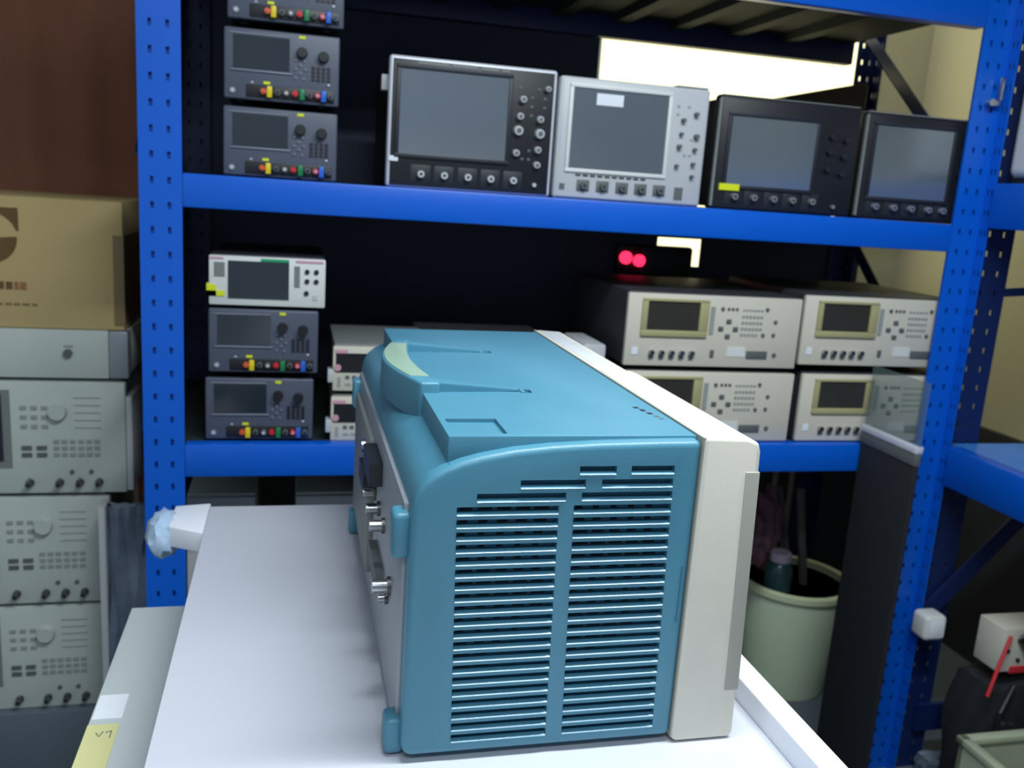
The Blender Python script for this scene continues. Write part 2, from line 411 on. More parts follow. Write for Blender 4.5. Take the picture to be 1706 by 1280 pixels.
pl = MB(); pl.box(.03, .24, .0074, .0078, .012, .278, 'teal_dark')
for i, (x0, x1, z) in enumerate(slots):
    if i >= 6 and z > .085:
        x = x0 + .004
        while x < x1 - .01:
            w_ = .009 + .004 * math.sin(x * 400 + z * 90)
            if (x - x0) < .095 * (1 - max(0, (.16 - z)) / .1): pl.box(x, x + w_, .0068, .0075, z + .0012, z + .0056, 'hole')
            x += .0165
pl.build('inner_shield', sco)
MB().box(.2502, .2512, -.0006, .001, .129, .181).box(.2492, .2520, -.0012, .001, .127, .129).build('slide_latch', sco, 'teal_dark')
# raised top deck with a shallow tray cut into its near corner
dk = MB(); dk.prism([(.030, .270), (.030, .3005), (.257, .3015), (.257, .27)], 'y', .012, .583, bev=.0012, seg=2)
do = dk.build('top_deck', sco, 'teal')
c2 = MB(); c2.box(.036, .083, .020, .070, .2972, .32); c2.box(.1365, .1465, .178, .193, .2945, .32); c2.box(.1405, .1505, .402, .417, .2945, .32)
boolean_cut(do, c2.build('cutter', sco))
for y in (.185, .409): MB().box(.134, .1385, y - .008, y + .008, .3005, .3022, bev=.0005).build('hinge_latch', sco, 'teal')
# carrying handle folded back over the top: two wedge arms and a bowed grip
hd = thing  # (keeps the name list short)
h = MB()
for y0, y1, xe in ((.176, .196, .1335), (.398, .418, .1375)):
    t = bmesh.new()
    v = [t.verts.new(q) for q in [(.028, y0, .2950), (.028, y1 + .006, .2950), (xe, y1, .3010), (xe, y0 + .006, .3010),
                                  (.028, y0, .3112), (.028, y1 + .006, .3112), (xe, y1, .3025), (xe, y0 + .006, .3025)]]
    for q in ((0, 1, 2, 3), (4, 7, 6, 5), (0, 4, 5, 1), (1, 5, 6, 2), (2, 6, 7, 3), (3, 7, 4, 0)): t.faces.new([v[i] for i in q])
    bmesh.ops.bevel(t, geom=t.edges[:], offset=.001, segments=2, affect='EDGES')
    for f in t.faces: f.smooth = True
    h._add(t, None)
out = []; inn = []
for i in range(13):
    f = i / 12; y = .172 + f * .256; bow = math.sin(f * math.pi)
    out.append((.027 - bow * .026, y)); inn.append((.048 - bow * .014, y))
h.prism(out + inn[::-1], 'z', .270, .3115, bev=.003, seg=3, lim=40)
hob = h.build('carrying_handle', sco, 'teal')
g = MB(); oo = []; ii = []
for i in range(11):
    f = .12 + .76 * i / 10; y = .172 + f * .256; bow = math.sin(f * math.pi)
    oo.append((.0295 - bow * .026, y)); ii.append((.0455 - bow * .014, y))
g.prism(oo + ii[::-1], 'z', .305, .3125, bev=.0012, seg=2, lim=40)
g.build('grip_sheen_strip', hob, 'grip_sheen')  # pale strip paints the yellowish reflection on the teal grip
# ivory front frame
bz = MB(); bz.prism([(.2585, .004), (.2585, .3025), (.262, .3035), (.300, .3025), (.3120, .2985), (.3145, .290), (.3225, .005), (.318, .0015), (.264, .0015)], 'y', -.003, .300, bev=.0035, seg=3, lim=40)
bz.prism([(.2585, .004), (.2585, .3020), (.262, .3025), (.297, .3010), (.3065, .297), (.309, .290), (.317, .005), (.313, .0015), (.264, .0015)], 'y', .300, .598, bev=.003, seg=3, lim=40)
fo = bz.build('front_frame', sco, 'bezel')
MB().prism([(.3012, .2715), (.3152, .2715), (.3215, .053), (.3075, .053)], 'y', -.0042, .02, bev=.0008).build('side_grip', fo, 'grip')
MB().prism([(.2575, .006), (.2598, .006), (.2598, .3028), (.2575, .3028)], 'y', -.0012, .596).build('seam_gasket', fo, 'grip')
MB().box(.2640, .2900, .330, .585, .3012, .3030, bev=.0006).build('top_label_strip', fo, 'lgrey')
# front controls (turned away from the viewer)
ff = MB().box(.3165, .3185, .22, .52, .09, .27, 'blk_gloss').build('display', sco)
kb = MB()
for j in range(4):
    for k in range(3): kb.cyl((.316, .05 + k * .055, .09 + j * .05), .010, .016, 'x', 'teal')
kb.build('control_knobs', sco)
cb = MB()
for k in range(4): cb.cyl((.318, .16 + k * .10, .035), .009, .014, 'x', 'steel')
cb.build('input_connectors', sco)
# printed mark on the top, too worn to read
mk = MB()
for k, (dx, dy, l) in enumerate([(.235, .112, .006), (.238, .100, .008), (.2405, .088, .007), (.243, .077, .006), (.2445, .069, .004)]):
    mk.box(dx, dx + .005, dy, dy + l, .3011, .3017, 'psu_case' if k < 3 else 'keyd')
mk.build('printed_mark', sco)
# rear panel
rp = MB(); rp.box(-.0035, .002, .022, .57, .014, .238, bev=.001)
ro = rp.build('rear_panel', sco, 'rear')
MB().box(-.010, -.003, .30, .54, .05, .215, bev=.002).build('module_plate', ro, 'mgrey')
fg = MB(); 
for k in range(9): fg.box(-.0055, -.003, .40, .50, .06 + k * .014, .066 + k * .014)
fg.build('fan_grille', ro, 'hole')
for y, z, r_, d_ in ((.10, .125, .007, .018), (.115, .105, .004, .010), (.17, .16, .006, .016), (.22, .16, .006, .016), (.27, .16, .006, .016), (.36, .19, .008, .012)):
    c = MB(); c.cyl((-.003, y, z), r_, -d_, 'x', 'steel').cyl((-.003, y, z), r_ * 1.35, -.004, 'x', 'dsteel'); c.build('rear_connector', ro)
for q, m_ in (((-.016, -.003, .30, .37, .150, .172), 'blk'), ((-.018, -.003, .205, .285, .19, .215), 'blk'), ((-.012, -.003, .16, .25, .09, .112), 'keyd')):
    MB().box(*q).build('port_block', ro, m_)
for y, z, hz in ((.020, .190, .042), (.020, .002, .034), (.55, .190, .042), (.55, .002, .034)):
    MB().box(-.014, .004, y - .008, y + .018, z, z + hz, bev=.005, seg=3).build('rear_foot', sco, 'teal')
for x, y in ((.03, .05), (.27, .05), (.03, .54), (.27, .54)):
    MB().cyl((x, y, .0006), .012, .007, 'z').build('foot', sco, 'blk')

# ---------------------------------------------------------------- bench power supplies
def face_dots(mb, pts, r, d=.003, m=None, y=0, seg=10):
    for x, z in pts: mb.cyl((x, y, z), r, -d, 'y', m, seg=seg)
def make_psu(loc, label, group):
    w, hh, dp = .212, .133, .33
    r = thing('power_supply', label, 'power supply', loc, group)
    MB().box(.004, w - .004, .012, dp, .004, hh - .004, bev=.003).build('case', r, 'psu_case')
    b = MB(); b.box(0, w, 0, .014, .003, hh - .002, bev=.004, seg=3); fr = b.build('front_panel', r, 'psu')
    MB().box(.012, .124, -.0032, 0, .0540, .057, bev=.001).build('screen_ledge', fr, 'psu_lit')
    MB().box(.010, .118, -.0018, .001, .1200, .1225).build('top_trim', fr, 'psu_lit')
    MB().box(.017, .119, -.0015, .001, .060, .118).build('display', r, 'lcd')
    for x, z in ((.142, .096), (.182, .092)): MB().cyl((x, 0, z), .0105, -.013, 'y', 'blk', r2=.009, seg=20).build('knob', r)
    MB().box(.136, .148, -.0012, .001, .121, .1265).build('sticker', r, 'neon')
    k = MB(); face_dots(k, [(.131, .082), (.147, .081), (.140, .073), (.131, .066), (.149, .066), (.140, .059), (.131, .050), (.146, .049)], .0023, .003, 'psu_lit')
    k.build('navigation_keys', r)
    k = MB()
    for i in range(4):
        for j in range(4): k.box(.160 + i * .0095, .1665 + i * .0095, -.002, .001, .047 + j * .0072, .052 + j * .0072, 'psu_case')
    k.build('keypad', r); MB().box(.190, .1945, -.0024, .001, .040, .044).build('output_key', r, 'lgrey')
    st = MB().box(.040, .203, -.0018, .001, .008, .031, bev=.001).build('terminal_strip', r, 'blk')
    for x, m_, m2 in ((.072, 'orange', 'orange'), (.083, 'yellow', 'yellow'), (.098, 'keyd', 'blk'), (.114, 'keyd', 'lgrey'), (.130, 'red', 'red'), (.143, 'green', 'green'), (.157, 'keyd', 'blk'), (.172, 'red', 'pink'), (.183, 'bpost', 'bpost'), (.196, 'keyd', 'navy')):
        c = MB(); c.cyl((x, -.001, .020), .0056, -.010, 'y', m_, seg=12).cyl((x, -.0105, .020), .0032, -.003, 'y', m2, seg=10)
        if m_ in ('yellow', 'green', 'bpost'): c.box(x - .005, x + .005, -.013, -.002, .009, .030, m_, bev=.002)
        c.build('binding_post', st)
    MB().box(.072, .084, -.0014, .001, .0335, .0385).build('channel_tag', r, 'neon')
    c = MB(); c.cyl((.016, 0, .018), .006, -.003, 'y', 'psu_lit').cyl((.016, -.003, .018), .0035, -.001, 'y', 'lgrey'); c.build('power_button', r)
    MB().prism([(.048, .034), (.055, .034), (.0515, .038)], 'y', -.0012, 0).build('warning_mark', r, 'lgrey')
    for x in (.03, .18):
        for y in (.05, .28): MB().cyl((x, y, 0), .008, .006, 'z', 'blk').build('foot', r)
    return r
GP = 'dark grey bench power supplies on the left of the rack'
psu = make_psu((-.131, 1.845, 1.248), 'dark grey power supply at the bottom of the upper shelf stack, on the middle beam', GP)
dup(psu, (-.130, 1.845, 1.389), 'dark grey power supply in the middle of the three stacked on the upper shelf', )
top_psu = dup(psu, (-.124, 1.845, 1.532), 'topmost dark grey power supply of the upper shelf, cut off by photo edge')
dup(psu, (-.166, 1.850, .721), 'dark grey power supply at the bottom of the lower shelf stack, under another')
dup(psu, (-.159, 1.845, .862), 'dark grey power supply right under the white bench multimeter')

# white bench multimeter on the lower stack
mm = thing('bench_multimeter', 'white faced bench multimeter with a black screen on top of the lower left stack', 'multimeter', (-.158, 1.845, 1.0))
w, hh = .223, .100
MB().box(.002, w - .002, .012, .33, .002, hh, bev=.003).build('case', mm, 'psu_case')
fp = MB().box(0, w, 0, .014, 0, hh - .003, bev=.003).build('front_panel', mm, 'white')
MB().box(.036, .152, -.0015, .001, .014, .088).build('display', mm, 'lcd')
MB().box(.098, .152, -.0018, .001, .0885, .094).build('green_stripe', mm, 'gstripe')
MB().box(.010, .030, -.0012, .001, .056, .084).build('left_softkeys', mm, 'mgrey')
MB().box(.162, .173, -.0012, .001, .040, .082).build('right_softkeys', mm, 'mgrey')
for x, z in ((.187, .072), (.205, .072), (.187, .053), (.205, .053), (.186, .029)):
    MB().cyl((x, 0, z), .0048, -.003, 'y', 'blk').build('input_jack', mm)
MB().box(.199, .208, -.002, .001, .016, .026).build('switch', mm, 'lgrey')
s = MB(); s.box(-.004, .001, -.002, .02, .018, .042).box(-.004, .030, -.0022, .0005, .018, .028).box(-.004, .014, -.0022, .0005, .018, .040); s.build('sticker', mm, 'neon')
MB().box(.002, .028, -.0012, .001, .090, .094).build('pink_line', mm, 'pink'); MB().box(.165, .218, -.0012, .001, .089, .0935).build('pink_line', mm, 'pink')

# small white meters
def make_meter(loc, label):
    r = thing('bench_meter', label, 'meter', loc, 'small white bench meters beside the power supplies')
    w, hh = .212, .098
    MB().box(.003, w - .003, .01, .27, .002, hh, bev=.002).build('case', r, 'mgrey')
    MB().box(0, w, 0, .012, 0, hh - .004, bev=.003).build('front_panel', r, 'cream')
    MB().box(.006, .150, -.0015, .001, .040, .080).build('display', r, 'blk')
    MB().box(.004, .030, -.0018, .001, .080, .087).build('name_strip', r, 'pink')
    MB().cyl((.010, 0, .050), .007, -.004, 'y', 'pink').build('power_button', r)
    k = MB()
    for i in range(8): k.box(.026 + i * .014, .034 + i * .014, -.0015, .001, .026, .033, 'keyd')
    for i in range(6): k.box(.026 + i * .016, .037 + i * .016, -.0012, .001, .012, .017, 'key')
    k.build('buttons', r); MB().box(.010, .016, -.0015, .001, .010, .030).build('power_mark', r, 'key')
    MB().box(-.010, .001, -.002, .03, .018, .045, bev=.002).build('side_handle', r, 'lgrey')
    return r
me1 = make_meter((.082, 1.85, .721), 'small white bench meter underneath another, left of the teal oscilloscope')
dup(me1, (.084, 1.85, .828), 'small white bench meter on top of its twin, left of the teal oscilloscope')

# ---------------------------------------------------------------- row of oscilloscopes on the middle shelf
def make_scope(loc, label, w, hh, face, trim, screen, knobs, style, cat='oscilloscope'):
    r = thing('bench_oscilloscope', label, cat, loc, 'bench oscilloscopes in a row on the middle shelf')
    dark = face == 'blk'
    MB().box(.006, w - .006, .025, .36, .004, hh - .006, bev=.006).build('case', r, 'blk' if dark else 'lgrey')
    fr = MB()
    fr.box(0, w, 0, .03, 0, hh, bev=.006, seg=3); f = fr.build('front_frame', r, trim)
    MB().box(.0065, w - .0065, -.0015, .002, .004, hh - .0065, bev=.001).build('front_panel', r, face)
    x0, x1, z0, z1 = screen
    sr = MB()
    e = .008
    for q in ((x0 - e, x1 + e, z1, z1 + e), (x0 - e, x1 + e, z0 - e, z0), (x0 - e, x0, z0, z1), (x1, x1 + e, z0, z1)):
        sr.box(q[0], q[1], -.006, .0, q[2], q[3], bev=.0012)
    sr.build('screen_surround', r, 'psu_case' if dark else 'white')
    MB().box(x0, x1, -.003, .0, z0, z1).build('display', r, style['lcd'])
    for x, z, rr in knobs:
        c = MB(); c.cyl((x, 0, z), rr, -.012, 'y', style['knob'], r2=rr * .82, seg=18)
        if style['ring']: c.cyl((x, -.012, z), rr * .5, -.0015, 'y', 'keyd', seg=14)
        c.build('knob', r)
    random.seed(int(w * 1000))
    for j in range(9):
        for i in range(5):
            xx = x1 + .020 + i * (w - x1 - .034) / 5; zz = .070 + j * (hh - .095) / 9
            if all((xx - a) ** 2 + (zz - b) ** 2 > .00025 for a, b, c_ in knobs) and random.random() < .55:
                MB().box(xx, xx + .006, -.0028, .0, zz, zz + .0045).build('button', r, style['key'])
    cx = style['conn']
    for i, x in enumerate(cx):
        c = MB()
        if style['box']:
            c.box(x - .014, x + .014, -.0025, .001, .016, .040, 'keyd', bev=.001)
            c.prism([(x - .006, .022), (x + .006, .022), (x, .034)], 'y', -.004, -.001, 'mgrey')
        else:
            c.box(x - .020, x + .020, -.0022, .001, .010, .046, 'psu_case', bev=.001)
        c.cyl((x, -.002, .028), .0068, -.012, 'y', style['cm'], seg=14); c.cyl((x, -.014, .028), .003, -.001, 'y', 'blk', seg=8)
        c.build('input_connector', r)
    return r
SC = dict
s1 = make_scope((.177, 1.838, 1.2495), 'black oscilloscope with a thin silver outline, first from the left on the middle shelf', .338, .250, 'blk', 'silver', (.022, .238, .066, .226),
    [(.268, .188, .0075), (.264, .155, .0075), (.262, .127, .0105), (.260, .083, .0075), (.306, .152, .0075), (.307, .124, .0105), (.305, .092, .0075), (.305, .062, .0075), (.318, .212, .006)],
    SC(lcd='lcd2', knob='lgrey', ring=True, key='keyd', conn=[.068, .115, .163, .210, .257], box=False, cm='lgrey'))
k = MB()
for x, l in ((.055, .06), (.122, .05), (.180, .035), (.222, .015)): k.box(x, x + l, -.0026, .0, .2365, .2405, 'mgrey')
k.build('printed_line', s1)
MB().box(.004, .022, -.0035, .0, .050, .060).build('sticker', s1, 'wlabel')
MB().box(-.012, .004, .03, .055, .185, .215, bev=.002).build('side_handle', s1, 'lgrey')
MB().cyl((.302, -.002, .022), .004, -.008, 'y', 'lgrey').build('probe_hook', s1)
s2 = make_scope((.522, 1.838, 1.2495), 'light grey oscilloscope with a white sticker on its screen, on the middle shelf', .330, .243, 'lgrey', 'lgrey', (.028, .236, .062, .222),
    [(.272, .176, .005), (.270, .148, .0042), (.268, .122, .0052), (.266, .082, .0042), (.300, .190, .0052), (.305, .145, .006), (.304, .118, .0045), (.303, .088, .0045), (.303, .062, .004)],
    SC(lcd='lcd2', knob='keyd', ring=False, key='key', conn=[.063, .106, .149, .191, .233], box=True, cm='keyd'))
k = MB()
for i in range(10): k.box(.045 + i * .0160, .056 + i * .0160, -.0028, .0, .047, .0505, 'psu_case')
k.build('softkey_row', s2)
MB().box(.078, .136, -.0036, -.0028, .191, .214).build('sticker', s2, 'wlabel')
MB().box(.268, .287, -.003, .0, .012, .038).build('side_port', s2, 'keyd'); MB().box(.012, .023, -.003, .0, .018, .030).build('side_port', s2, 'keyd')
MB().box(.255, .325, .0, .04, .2435, .2465).build('top_lip', s2, 'lgrey')
s3 = make_scope((.876, 1.838, 1.2495), 'black oscilloscope with a yellow sticker below its grey screen, third on the middle shelf', .342, .237, 'blk', 'blk', (.030, .234, .052, .196),
    [(.270, .170, .0065), (.268, .138, .0065), (.306, .165, .0065), (.305, .130, .008), (.268, .100, .0065), (.304, .092, .0065)],
    SC(lcd='lcd2', knob='psu_case', ring=False, key='psu_case', conn=[.052, .098, .146, .192, .240], box=False, cm='mgrey'))
MB().box(.015, .062, -.0070, -.0015, .040, .054).build('sticker', s3, 'neon')
MB().box(.006, .336, .001, .03, .2365, .2385).build('top_trim', s3, 'mgrey'); MB().box(-.0008, .0045, -.0010, .006, .006, .230).build('edge_trim', s3, 'mgrey')
MB().cyl((.295, -.002, .020), .004, -.008, 'y', 'mgrey').build('probe_hook', s3)
s4 = make_scope((1.232, 1.838, 1.2495), 'black oscilloscope partly hidden by the right post, last on the middle shelf', .268, .232, 'blk', 'blk', (.026, .226, .050, .205),
    [],
    SC(lcd='lcd2', knob='psu_case', ring=False, key='psu_case', conn=[.045, .092, .138, .184, .222], box=False, cm='psu_lit'))
MB().box(.004, .264, .001, .03, .2315, .234).build('top_trim', s4, 'mgrey'); MB().box(-.0008, .0045, -.0010, .006, .006, .225).build('edge_trim', s4, 'mgrey')

bx = thing('instrument_case', 'dark brown case lying behind the third oscilloscope, against the window', 'case', (1.42, 2.37, 1.2495))
MB().prism([(-.13, 0), (-.13, .285), (-.118, .310), (.118, .366), (.125, .355), (.125, 0)], 'y', -.05, .06, bev=.006).build('case_shell', bx, 'dkbrown')
MB().box(-.02, .06, -.058, -.048, .20, .215, bev=.003).build('case_handle', bx, 'blk')

# ---------------------------------------------------------------- cream LCR meters
def make_lcr(loc, label):
    r = thing('component_tester', label, 'test instrument', loc, 'cream component testers stacked on the lower shelf')
    w, hh = .422, .168
    MB().box(.004, w - .004, .012, .40, .002, hh - .001, bev=.003).build('case', r, 'cream_d')
    MB().box(0, w, 0, .014, .003, hh - .004, bev=.003).build('front_panel', r, 'cream')
    x0, x1, z0, z1 = .032, .190, .070, .154
    sr = MB(); e = .014
    for q in ((x0, x1, z1 - .006, z1), (x0, x1, z0, z0 + e), (x0, x0 + .013, z0 + e, z1 - .006), (x1 - .022, x1, z0 + e, z1 - .006)): sr.box(q[0], q[1], -.006, .001, q[2], q[3], bev=.0015)
    sr.build('screen_surround', r, 'olive')
    MB().box(x0 + .013, x1 - .022, -.002, .001, z0 + e, z1 - .006).build('display', r, 'lcd3')
    MB().box(.196, .206, -.0022, .001, .078, .140).build('softkeys', r, 'key')
    for x, z in ((.224, .136), (.334, .138), (.330, .079), (.358, .110), (.356, .080)): MB().cyl((x, 0, z), .0043, -.003, 'y', 'keyd', seg=10).build('round_key', r)
    k = MB()
    for x in (.236, .246, .256): k.box(x, x + .006, -.002, .001, .133, .139, 'keyd')
    k.build('display_keys', r); k = MB()
    for j in range(5):
        for i in range(6):
            if j == 0 and i > 4: continue
            k.box(.274 + i * .009, .280 + i * .009, -.0018, .001, .076 + j * .0138 + (.002 if j == 4 else 0), .0815 + j * .0138, 'key')
    k.build('number_keys', r)
    k = MB()
    for x, z in ((.242, .108), (.242, .074), (.224, .091), (.260, .091)): k.box(x - .006, x + .006, -.003, .001, z - .005, z + .005, 'keyd', bev=.001)
    k.build('arrow_keys', r)
    for x in (.062, .086, .110, .134, .158):
        c = MB(); c.cyl((x, 0, .034), .0062, -.010, 'y', 'steel', seg=12).cyl((x, -.010, .034), .0035, -.0008, 'y', 'blk', seg=8).box(x - .005, x + .005, -.004, .001, .020, .028, 'keyd'); c.build('connector', r)
    MB().box(.204, .213, -.003, .001, .026, .042).build('ground_post', r, 'keyd')
    MB().box(.294, .346, -.0025, .001, .024, .042, bev=.001).build('slot', r, 'keyd')
    MB().cyl((.364, 0, .034), .005, -.003, 'y', 'keyd').build('power_button', r)
    MB().box(.016, .030, -.0016, .001, .028, .044).build('tape_patch', r, 'wlabel')
    MB().box(.245, .290, -.0014, .001, .028, .050).build('blank_label', r, 'white')
    return r
l1 = make_lcr((.712, 1.838, .895), 'cream component tester, upper one of the left stack, below the middle beam')
dup(l1, (.716, 1.838, .721), 'cream component tester, lower one of the left stack, half hidden by the teal oscilloscope')
dup(l1, (1.142, 1.838, .905), 'cream component tester, upper one of the right stack, next to the right post')
dup(l1, (1.160, 1.838, .7215), 'cream component tester, lower one of the right stack, behind smoked acrylic')

# grey instrument behind the teal oscilloscope
gi = thing('flat_instrument', 'flat pale grey instrument on the lower shelf just behind the teal oscilloscope', 'test instrument', (.335, 1.90, .7225))
MB().box(-.03, .280, 0, .40, .0, .188, bev=.003).build('case', gi, 'lgrey')
MB().box(-.032, .282, -.01, .008, .0, .186, bev=.003).build('front_panel', gi, 'silver')
tag(MB().box(-.025, .028, -.07, .09, 0, .218, bev=.006).build('junction_box', None, 'lgrey'), 'small pale grey box between the flat grey instrument and the cream testers', 'box').location = (.650, 1.93, .721)

# adapter with red indicators
ad = thing('power_adapter', 'black power adapter with two glowing red lights hanging on the back board', 'power adapter', (1.03, 2.44, 1.01))
MB().box(-.06, .100, 0, .034, .0, .122, bev=.010, seg=3).build('adapter_body', ad, 'blk')
g = MB(); g.cyl((-.104, .012, .083), .018, -.010, 'y', seg=20); g.build('indicator_light', ad, 'glow')
g = MB(); g.cyl((-.066, .004, .077), .017, -.010, 'y', seg=20); g.build('indicator_light', ad, 'glow')
MB().box(-.13, -.055, .012, .034, .04, .12, bev=.004).build('lamp_holder', ad, 'blk')

# black box with acrylic cover in front of the right end of the lower shelf
ab = thing('upright_panel', 'thin black upright panel with pale rail and smoked acrylic top beside the right cream testers', 'panel', (1.325, 1.72, FL))
MB().box(-.006, .006, -.105, .090, 0, .90, bev=.002).build('panel_board', ab, 'panel')
rl = MB(); rl.box(-.010, .010, -.105, .094, .928, .944, bev=.002); rl.build('top_rail', ab, 'silver')
rl = MB(); rl.box(-.008, .008, -.105, .094, .900, .928, bev=.002); rl.build('clip_strip', ab, 'keyd')
MB().box(-.0015, .0015, -.105, .092, .944, 1.085).build('acrylic_sheet', ab, 'acrylic')

# ---------------------------------------------------------------- left stack
def make_analyzer(loc, label):
    r = thing('spectrum_analyzer', label, 'test instrument', loc, 'grey spectrum analyzers stacked on the floor at the left')
    w, hh = .47, .262
    MB().box(.01, w - .01, .02, .45, .003, hh - .004, bev=.004).build('case', r, 'mgrey')
    MB().box(0, w, 0, .022, .0, hh - .008, bev=.004).build('front_panel', r, 'ana')
    X = w
    MB().box(.03, X - .232, -.002, .001, .060, .235).build('screen_panel', r, 'mgrey')
    MB().box(.04, X - .248, -.003, .001, .075, .225).build('display', r, 'lcd')
    k = MB()
    for i in range(3):
        for j in range(3): k.box(X - .212 + i * .021, X - .200 + i * .021, -.0025, .001, .150 + j * .021, .158 + j * .021, 'key')
    k.build('number_keys', r); k = MB()
    for i in range(2):
        for j in range(2): k.box(X - .212 + i * .030, X - .192 + i * .030, -.003, .001, .085 + j * .016, .094 + j * .016, 'keyd')
    k.build('sweep_keys', r)
    for g0, kn in ((.148, 'marker_keys'), (.098, 'system_keys')):
        k = MB()
        for i in range(3):
            for j in range(3): k.box(X - g0 + i * .0165, X - g0 + .011 + i * .0165, -.0025, .001, .086 + j * .015, .094 + j * .015, 'key')
        k.build(kn, r)
    k = MB()
    for j in range(5): k.box(X - .105, X - .050, -.0012, .001, .150 + j * .017, .152 + j * .017, 'key')
    k.build('menu_lines', r)
    c = MB(); c.cyl((X - .137, 0, .188), .019, -.014, 'y', 'ana', r2=.017, seg=24); c.build('tuning_knob', r)
    for x in (.198, .138, .097, .057):
        c = MB(); c.cyl((X - x, 0, .026), .0085, -.006, 'y', 'dsteel', seg=14).cyl((X - x, -.006, .026), .0062, -.016, 'y', 'dsteel', seg=14)
        c.cyl((X - x, -.010, .033), .003, .006, 'z', 'steel', seg=8).cyl((X - x, -.022, .026), .0035, -.0008, 'y', 'blk', seg=8); c.build('connector', r)
    for x in (.113, .073): MB().cyl((X - x, 0, .050), .0048, -.003, 'y', 'keyd').build('jack', r)
    return r
a1 = make_analyzer((-.825, 2.08, .533), 'grey spectrum analyzer at the top of the left stack, under the flat white box')
dup(a1, (-.863, 2.08, .270), 'grey spectrum analyzer in the middle of the left stack')
dup(a1, (-.868, 2.08, .008), 'grey spectrum analyzer at the bottom of the left stack, near the floor')
MB().box(.470, .484, .002, .12, .004, .222, bev=.003).build('side_ear', a1, 'lgrey')
pb = thing('low_plinth', 'dark low base under the stack of grey analyzers', 'base', (-.63, 2.3, FL))
MB().box(-.30, .24, -.24, .22, 0, .177, bev=.004).build('base_block', pb, 'floor')

wb = thing('flat_instrument', 'flat white instrument between the cardboard box and the grey analyzers', 'test instrument', (-.85, 2.085, .795))
MB().box(0, .50, .01, .44, .002, .104, bev=.003).build('case', wb, 'ana')
MB().box(0, .463, -.002, .012, .0, .106, bev=.002).build('front_panel', wb, 'ana')
MB().box(.463, .504, -.004, .03, .0, .106, bev=.005).build('corner_cap', wb, 'rear')
MB().cyl((.382, -.002, .056), .009, -.008, 'y', 'keyd').build('knob', wb)
MB().box(.374, .392, -.0032, -.0015, .068, .073).build('printed_line', wb, 'key')

cbx = thing('cardboard_box', 'brown cardboard box with a dark printed logo on top of the left stack', 'box', (-.60, 2.09, .902))
MB().box(-.25, .246, 0, .36, 0, .276, bev=.003).build('carton', cbx, 'card')
MB().box(.226, .2475, -.0012, .36, .01, .205).build('tape_strip', cbx, 'tape')
lg = MB(); cx_, cz_ = -.012, .188
def ring_sector(mb, a0, a1, r0, r1, m):
    n = 16; pts = [(cx_ + r1 * math.cos(a0 + (a1 - a0) * i / n), cz_ + r1 * math.sin(a0 + (a1 - a0) * i / n)) for i in range(n + 1)]
    pts += [(cx_ + r0 * math.cos(a1 - (a1 - a0) * i / n), cz_ + r0 * math.sin(a1 - (a1 - a0) * i / n)) for i in range(n + 1)]
    mb.prism(pts, 'y', -.0012, .0, m)
n = 12
corner = [(.044, .252), (.044, .205)] + [(cx_ + .054 * math.cos(math.radians(18 + 72 * i / n)), cz_ + .054 * math.sin(math.radians(18 + 72 * i / n))) for i in range(n + 1)] + [(-.012, .252)]
lg.prism(corner, 'y', -.0012, 0, 'card_d')
ring_sector(lg, math.radians(-90), math.radians(5), .020, .052, 'card_d')
lg.build('printed_logo', cbx)
pr = MB()
for i, (x, l) in enumerate(((-.060, .012), (-.044, .010), (-.030, .012), (-.014, .008), (-.003, .012))): pr.box(x + .045, x + l + .045, -.0012, 0, .082, .098, 'card_d' if i < 3 else 'card_r')
for x, l in ((-.02, .012), (-.004, .01), (.012, .012), (.028, .012), (.045, .014), (.064, .010)): pr.box(x, x + l, -.0011, 0, .048, .053, 'tape')
pr.build('printed_text', cbx)

# plastic wrapped panel between the stack and the rack
pw = MB(); t = bmesh.new()
nx, nz = 10, 60
G = [[t.verts.new((-.385 + .080 * i / nx, 2.02 + .005 * math.sin(i * 1.9 + j * .10) + .003 * math.sin(j * .35 + i * .5), FL + .70 * j / nz)) for j in range(nz + 1)] for i in range(nx + 1)]
for i in range(nx):
    for j in range(nz): t.faces.new((G[i][j], G[i + 1][j], G[i + 1][j + 1], G[i][j + 1])).smooth = True
bmesh.ops.recalc_face_normals(t, faces=t.faces); bmesh.ops.solidify(t, geom=t.faces[:], thickness=.02)
pw._add(t, None)
wp = thing('wrapped_panel', 'grey panel in crinkled plastic film standing between the analyzers and the blue post', 'panel', (-.35, 2.02, FL))
o = pw.build('plastic_film', wp, 'film'); o.matrix_parent_inverse = Matrix.Translation((.35, -2.02, -FL))
o = MB().box(-.400, -.386, 1.99, 2.04, FL, FL + .70, bev=.002).build('edge_strip', wp, 'lgrey'); o.matrix_parent_inverse = Matrix.Translation((.35, -2.02, -FL))

# instruments under the lower shelf, behind the table
def make_tower(loc, label, w, hh):
    r = thing('floor_instrument', label, 'test instrument', loc, 'pale instruments under the lower shelf')
    MB().box(0, w, .01, .38, 0, hh, bev=.003).build('case', r, 'ana')
    MB().box(0, w, -.002, .012, 0, hh - .006, bev=.002).build('front_panel', r, 'lgrey')
    for z in (.62, .36, .12):
        MB().box(.014, w * .40, -.004, .0, hh * z, hh * z + .05, bev=.001).build('display', r, 'mgrey')
    k = MB()
    for j in range(12):
        for i in range(3): k.box(w * .5 + i * .018, w * .5 + .011 + i * .018, -.0035, .0, .05 + j * .045, .062 + j * .045, 'key')
    k.build('keys', r)
    return r
t1 = make_tower((-.218, 1.99, FL), 'pale instrument under the lower shelf, nearer to the blue post', .145, .726)
dup(t1, (.016, 1.99, FL), 'pale instrument under the lower shelf, hidden partly by the teal oscilloscope')

